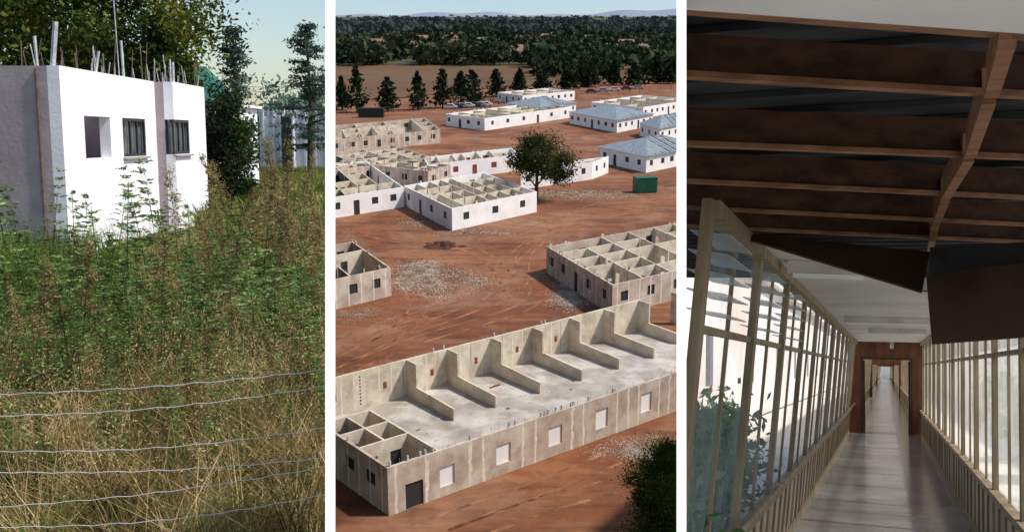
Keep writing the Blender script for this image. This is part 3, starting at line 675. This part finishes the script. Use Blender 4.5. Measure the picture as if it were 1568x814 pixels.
G_l = glassmat('dusty_glass', (.88, .9, .92), .24, .7); G_r = glassmat('frosted_glass', (.92, .88, .82), .5, .7); G_s = glassmat('louvre_glass', (.85, .9, .9), .6, .5)
X0, X1 = LBt.x, RB.x; FAR = 190
mb = MB(); mb.aab(X0-.05, X1+.05, 1.5, FAR, FL-.2, FL); mb.build('corridor_floor', 3, [M_flr])
def sidewall(P, sg, name, glass, s0, s1, nlouv):
    mb = MB(); sill = -.98; tr = .15
    A = lambda s, u, d=0: P(s, u, sg*d)
    mb.hexa([A(s0, FL), A(s1, FL), A(s1, FL, -.06), A(s0, FL, -.06)], [A(s0, sill), A(s1, sill), A(s1, sill, -.06), A(s0, sill, -.06)], 0)
    mb.bar(A(s0, FL+.05, .012), A(s1, FL+.05, .012), (.02, 0, 0), (0, 0, .10), 1)
    mb.bar(A(s0, sill, .0), A(s1, sill, .0), (.09, 0, 0), (0, 0, .05), 1)
    mb.bar(A(s0, CE-.035, .0), A(s1, CE-.035, .0), (.08, 0, 0), (0, 0, .068), 1)
    mb.bar(A(s0, tr, -.02), A(s1, tr, -.02), (.03, 0, 0), (0, 0, .035), 1)
    s = s0; k = 0; sp = 1.8
    while s < s1:
        mb.bar(A(s, FL, -.01), A(s, CE, -.01), (.042, 0, 0), (0, random.uniform(.09, .13), 0), 1)
        if s < 60:
            mb.bar(A(s+sp/2, sill, -.02), A(s+sp/2, CE, -.02), (.018, 0, 0), (0, .04, 0), 1)
            for j in range(1, 4): mb.bar(A(s+sp/4*j, FL+.10, .008), A(s+sp/4*j, sill-.03, .008), (.016, 0, 0), (0, .05, 0), 1)
        if k in nlouv:
            n = 5
            for j in range(n):
                u = tr+.06+j*(CE-tr-.12)/n
                c4 = (A(s+.1, u, .08), A(s+.82, u, .08), A(s+.82, u+.03, -.10), A(s+.1, u+.03, -.10))
                mb.hexa(c4, [p+Vector((0, 0, .006)) for p in c4], 3)
        s += sp; k += 1
    mb.poly([A(s0, sill, -.03), A(s1, sill, -.03), A(s1, CE, -.03), A(s0, CE, -.03)], 2)
    return mb.build(name, 3, [M_crm, M_brn, glass, G_s])
sidewall(PL, 1, 'window_wall', G_l, 4.1, sd-.05, (0, 1, 2)); sidewall(PR, -1, 'window_wall', G_r, 1.9, sd-.05, ())
sidewall(PL, 1, 'window_wall', G_l, sd+.15, FAR, ()); sidewall(PR, -1, 'window_wall', G_r, sd+.15, FAR, ())
mb = MB(); mb.cone(PL(3.8, -.86, .1), PL(sd-.3, -.86, .1), .016, .016, 8)
for k in range(11): s = 4.1+k*1.8; mb.cone(PL(s, -.93, .03), PL(s, -.86, .1), .01, .01, 6)
mb.build('handrail', 3, [M_brn])
def doorway(s, x0, x1, y0, name):
    mb = MB(); a = qq(x0, y0, s); b = qq(x1, y0, s); zt = a.z; L0 = LBt.x-.02; R0 = RB.x+.05
    mb.aab(L0, a.x-.0, s, s+.14, FL, zt, 0); mb.aab(b.x, R0, s, s+.14, FL, zt, 0); mb.aab(L0, R0, s, s+.14, zt, CE+.02, 0)
    mb.aab(a.x, a.x+.05, s-.03, s+.16, FL, zt, 1); mb.aab(b.x-.05, b.x, s-.03, s+.16, FL, zt, 1); mb.aab(a.x, b.x, s-.03, s+.16, zt, zt+.05, 1)
    mb.aab(a.x+.05, a.x+.09, s+.17, s+.85, FL+.02, zt-.02, 1); mb.aab(b.x-.09, b.x-.05, s+.17, s+.85, FL+.02, zt-.02, 1)
    return mb.build(name, 3, [M_dfr, mat('door_frame_dark', S(84, 60, 46), S(60, 44, 34), 3, .5)])
doorway(sd, 1318, 1397, 549, 'doorway')
doorway(sd*2.3, 1333, 1379, 557, 'doorway'); doorway(sd*4, 1342, 1368, 560, 'doorway')
a = cpt(1116, 353, CE); b = cpt(1415, 446, CE)
mb = MB(); cp = [(LTp.x-.1, a.y-.1), (a.x+.02, a.y), (b.x, b.y), (X1+.2, b.y+.3), (X1+.2, FAR-60), (LTp.x-.1, FAR-60)]  # ceiling stops short so sunlight brightens the far floor
mb.poly([(p[0], p[1], CE) for p in cp]); mb.poly([(p[0], p[1], CE+.012) for p in cp])
for k in range(1, 14):
    y_ = b.y+k*1.8
    mb.bar((X0, y_, CE-.003), (X1, y_, CE-.003), (0, .04, 0), (0, 0, .006), 0)
mb.build('corridor_ceiling', 3, [M_ceil])
mb = MB(); q1 = cpt(1040, 14, CE); q2 = cpt(1600, 54, CE)
mb.hexa([(q1.x-.3, 1.6, CE), (q2.x+.4, 1.6, CE), (q2.x, q2.y, CE), (q1.x, q1.y, CE)], [(q1.x-.3, 1.6, CE+.012), (q2.x+.4, 1.6, CE+.012), (q2.x, q2.y, CE+.012), (q1.x, q1.y, CE+.012)])
mb.build('ceiling_board_edge', 3, [M_ceil])
mb = MB()
for (ax, ay), (bx, by), (hh) in (((1040, 120), (1600, 153), .10), ((1040, 224), (1600, 246), .115), ((1040, 280), (1600, 307), .11), ((1040, 320), (1600, 348), .10), ((1040, 348), (1600, 374), .10), ((1040, 20), (1600, 62), .08)):
    A = cpt(ax, ay, CE+.02); B = cpt(bx, by, CE+.02)
    mb.bar(A+Vector((0, .03, hh/2+.02)), B+Vector((0, .03, hh/2+.02)), (0, .045, 0), (0, 0, hh), 0)
    mb.bar(A+Vector((0, 0, .010)), B+Vector((0, 0, .010)), (0, .035, 0), (0, 0, .016), 1)
pts = [cpt(x, y, CE) for x, y in ((1545, 55), (1516, 148), (1484, 240), (1448, 302), (1432, 345), (1424, 384))]
for A, Bq in zip(pts, pts[1:]):
    mb.bar(A+Vector((0, .03, -.004)), Bq+Vector((0, -.03, -.004)), (.034, 0, 0), (0, 0, .014), 1)
    mb.bar(A+Vector((0, .05, .05)), Bq+Vector((0, -.05, .05)), (.026, 0, 0), (0, 0, .08), 1)
mb.build('ceiling_joists', 3, [M_jst, M_bat])
mb = MB(); zr = CE+.19
mb.poly([(-3, 1.9, zr), (X1+.3, 1.9, zr), (X1+.3, 10, zr), (-3, 10, zr)]); mb.poly([(-3, 1.9, zr+.05), (X1+.3, 1.9, zr+.05), (X1+.3, 10, zr+.05), (-3, 10, zr+.05)])
for k in range(36): mb.bar((-3, 2+k*.22, zr-.012), (X1+.3, 2.1+k*.22, zr-.012), (0, .035, 0), (0, 0, .02))
mb.build('corridor_roof', 3, [M_blk])
def slab(mb, P, m=0, t=.01):
    n = (P[1]-P[0]).cross(P[2]-P[0]).normalized()*t
    if len(P) == 4: mb.hexa(P, [p+n for p in P], m)
    else:
        mb.poly(P, m); mb.poly([p+n for p in P], m)
        for i in range(3): mb.poly([P[i], P[(i+1) % 3], P[(i+1) % 3]+n, P[i]+n], m)
mb = MB(); slab(mb, [cpt(1108, 354, CE-.003), qq(1424, 385, 5.6), qq(1412, 446, 5.2)]); mb.build('torn_ceiling_board', 3, [M_hard])
mb = MB(); slab(mb, [qq(1418, 420, 5.5), qq(1600, 398, 4.6), qq(1600, 513, 4.5), qq(1427, 526, 5.3)]); mb.build('torn_ceiling_board', 3, [M_hard])
mb = MB(); slab(mb, [qq(1424, 378, 5.6), qq(1600, 368, 4.7), qq(1600, 402, 4.7), qq(1424, 420, 5.6)]); mb.build('torn_ceiling_board', 3, [M_blk])
M_fit = mat('fitting_white', S(226, 222, 216), S(200, 194, 186), 3, .5)
for (ax, ay, bx, by) in ((1207, 408, 1330, 412), (1292, 488, 1425, 491), (1330, 505, 1418, 507)):
    A = cpt(ax, ay, CE-.04); B = cpt(bx, by, CE-.04); mb = MB(); mb.bar(A, B, (0, .12, 0), (0, 0, .075), 0); mb.bar(A+Vector((.03, 0, -.055)), B+Vector((-.03, 0, -.055)), (0, .035, 0), (0, 0, .03), 1)
    mb.build('fluorescent_light', 3, [M_fit, M_white])
q = cpt(1366, 524, CE-.05); mb = MB(); mb.cone((q.x, sd-.25, CE-.01), (q.x, sd-.25, CE-.05), .05, .05, 12); mb.cone((q.x, sd-.25, CE-.08), (q.x, sd-.45, CE-.13), .045, .05, 12); mb.build('security_camera', 3, [M_fit])
# courtyards either side
mb = MB(); mb.poly([(-4.3, 1, FL-.25), (X0-.1, 1, FL-.25), (X0-.1, 200, FL-.25), (-4.3, 200, FL-.25)]); mb.poly([(X1+.1, 1.5, FL-.25), (X1+4, 1.5, FL-.25), (X1+4, 200, FL-.25), (X1+.1, 200, FL-.25)])
mb.build('courtyard_bounce_sheet', 3, [mat('pale_bounce_ground', S(226, 220, 210), S(204, 198, 188), 1, .95)])  # added pale ground that bounces sunlight into the corridor
M_ext = mat('pale_courtyard_wall', S(244, 240, 236), S(238, 228, 222), .5, .9, c3=S(236, 214, 200), s3=.2)
mb = MB(); mb.wall((-4.4, 3), (-4.4, 160), FL-.25, 3.2, (-.2, 0), [(14+k*9, 15.2+k*9, -.6, .9, 1) for k in range(16)], 0)
mb.aab(-4.7, -4.0, 3, 160, 3.202, 3.35, 0)
mb.build('courtyard_building', 3, [M_ext, M_gl])
mb = MB(); mb.aab(X1+4.05, X1+4.2, 2, 160, FL-.25, 1.0); mb.aab(X1+4.0, X1+4.25, 2, 160, 1.003, 1.08); mb.build('added_pale_wall', 3, [M_ext])  # added wall, gives the right windows pale light instead of dark
mb = MB(); mb.aab(-6, 6, FAR+6, FAR+6.3, FL-.3, 6); mb.build('added_end_wall', 3, [M_ext])  # added pale wall that keeps the open far end bright
LC = leafmat('courtyard_shrub_leaves', [S(60, 90, 50), S(104, 136, 80), S(156, 178, 120)], .4, 1)
Q = [crown((-1.5-.1*k, 5.2+k*1.3, -1.05), (.42, .7, .6), 18, 130, .06, .3) for k in range(7)]+[crown((X1+1.8+.2*(k % 2), 7+k*4.2, -.8), (.7, 1.1, .8), 14, 90, .09, .3) for k in range(5)]
nquads('courtyard_shrub', 3, np.concatenate(Q), [LC])
print('OBJ', len(bpy.data.objects), 'sd', sd, 'CE', CE, 'X', X0, X1, 'hallW', W)
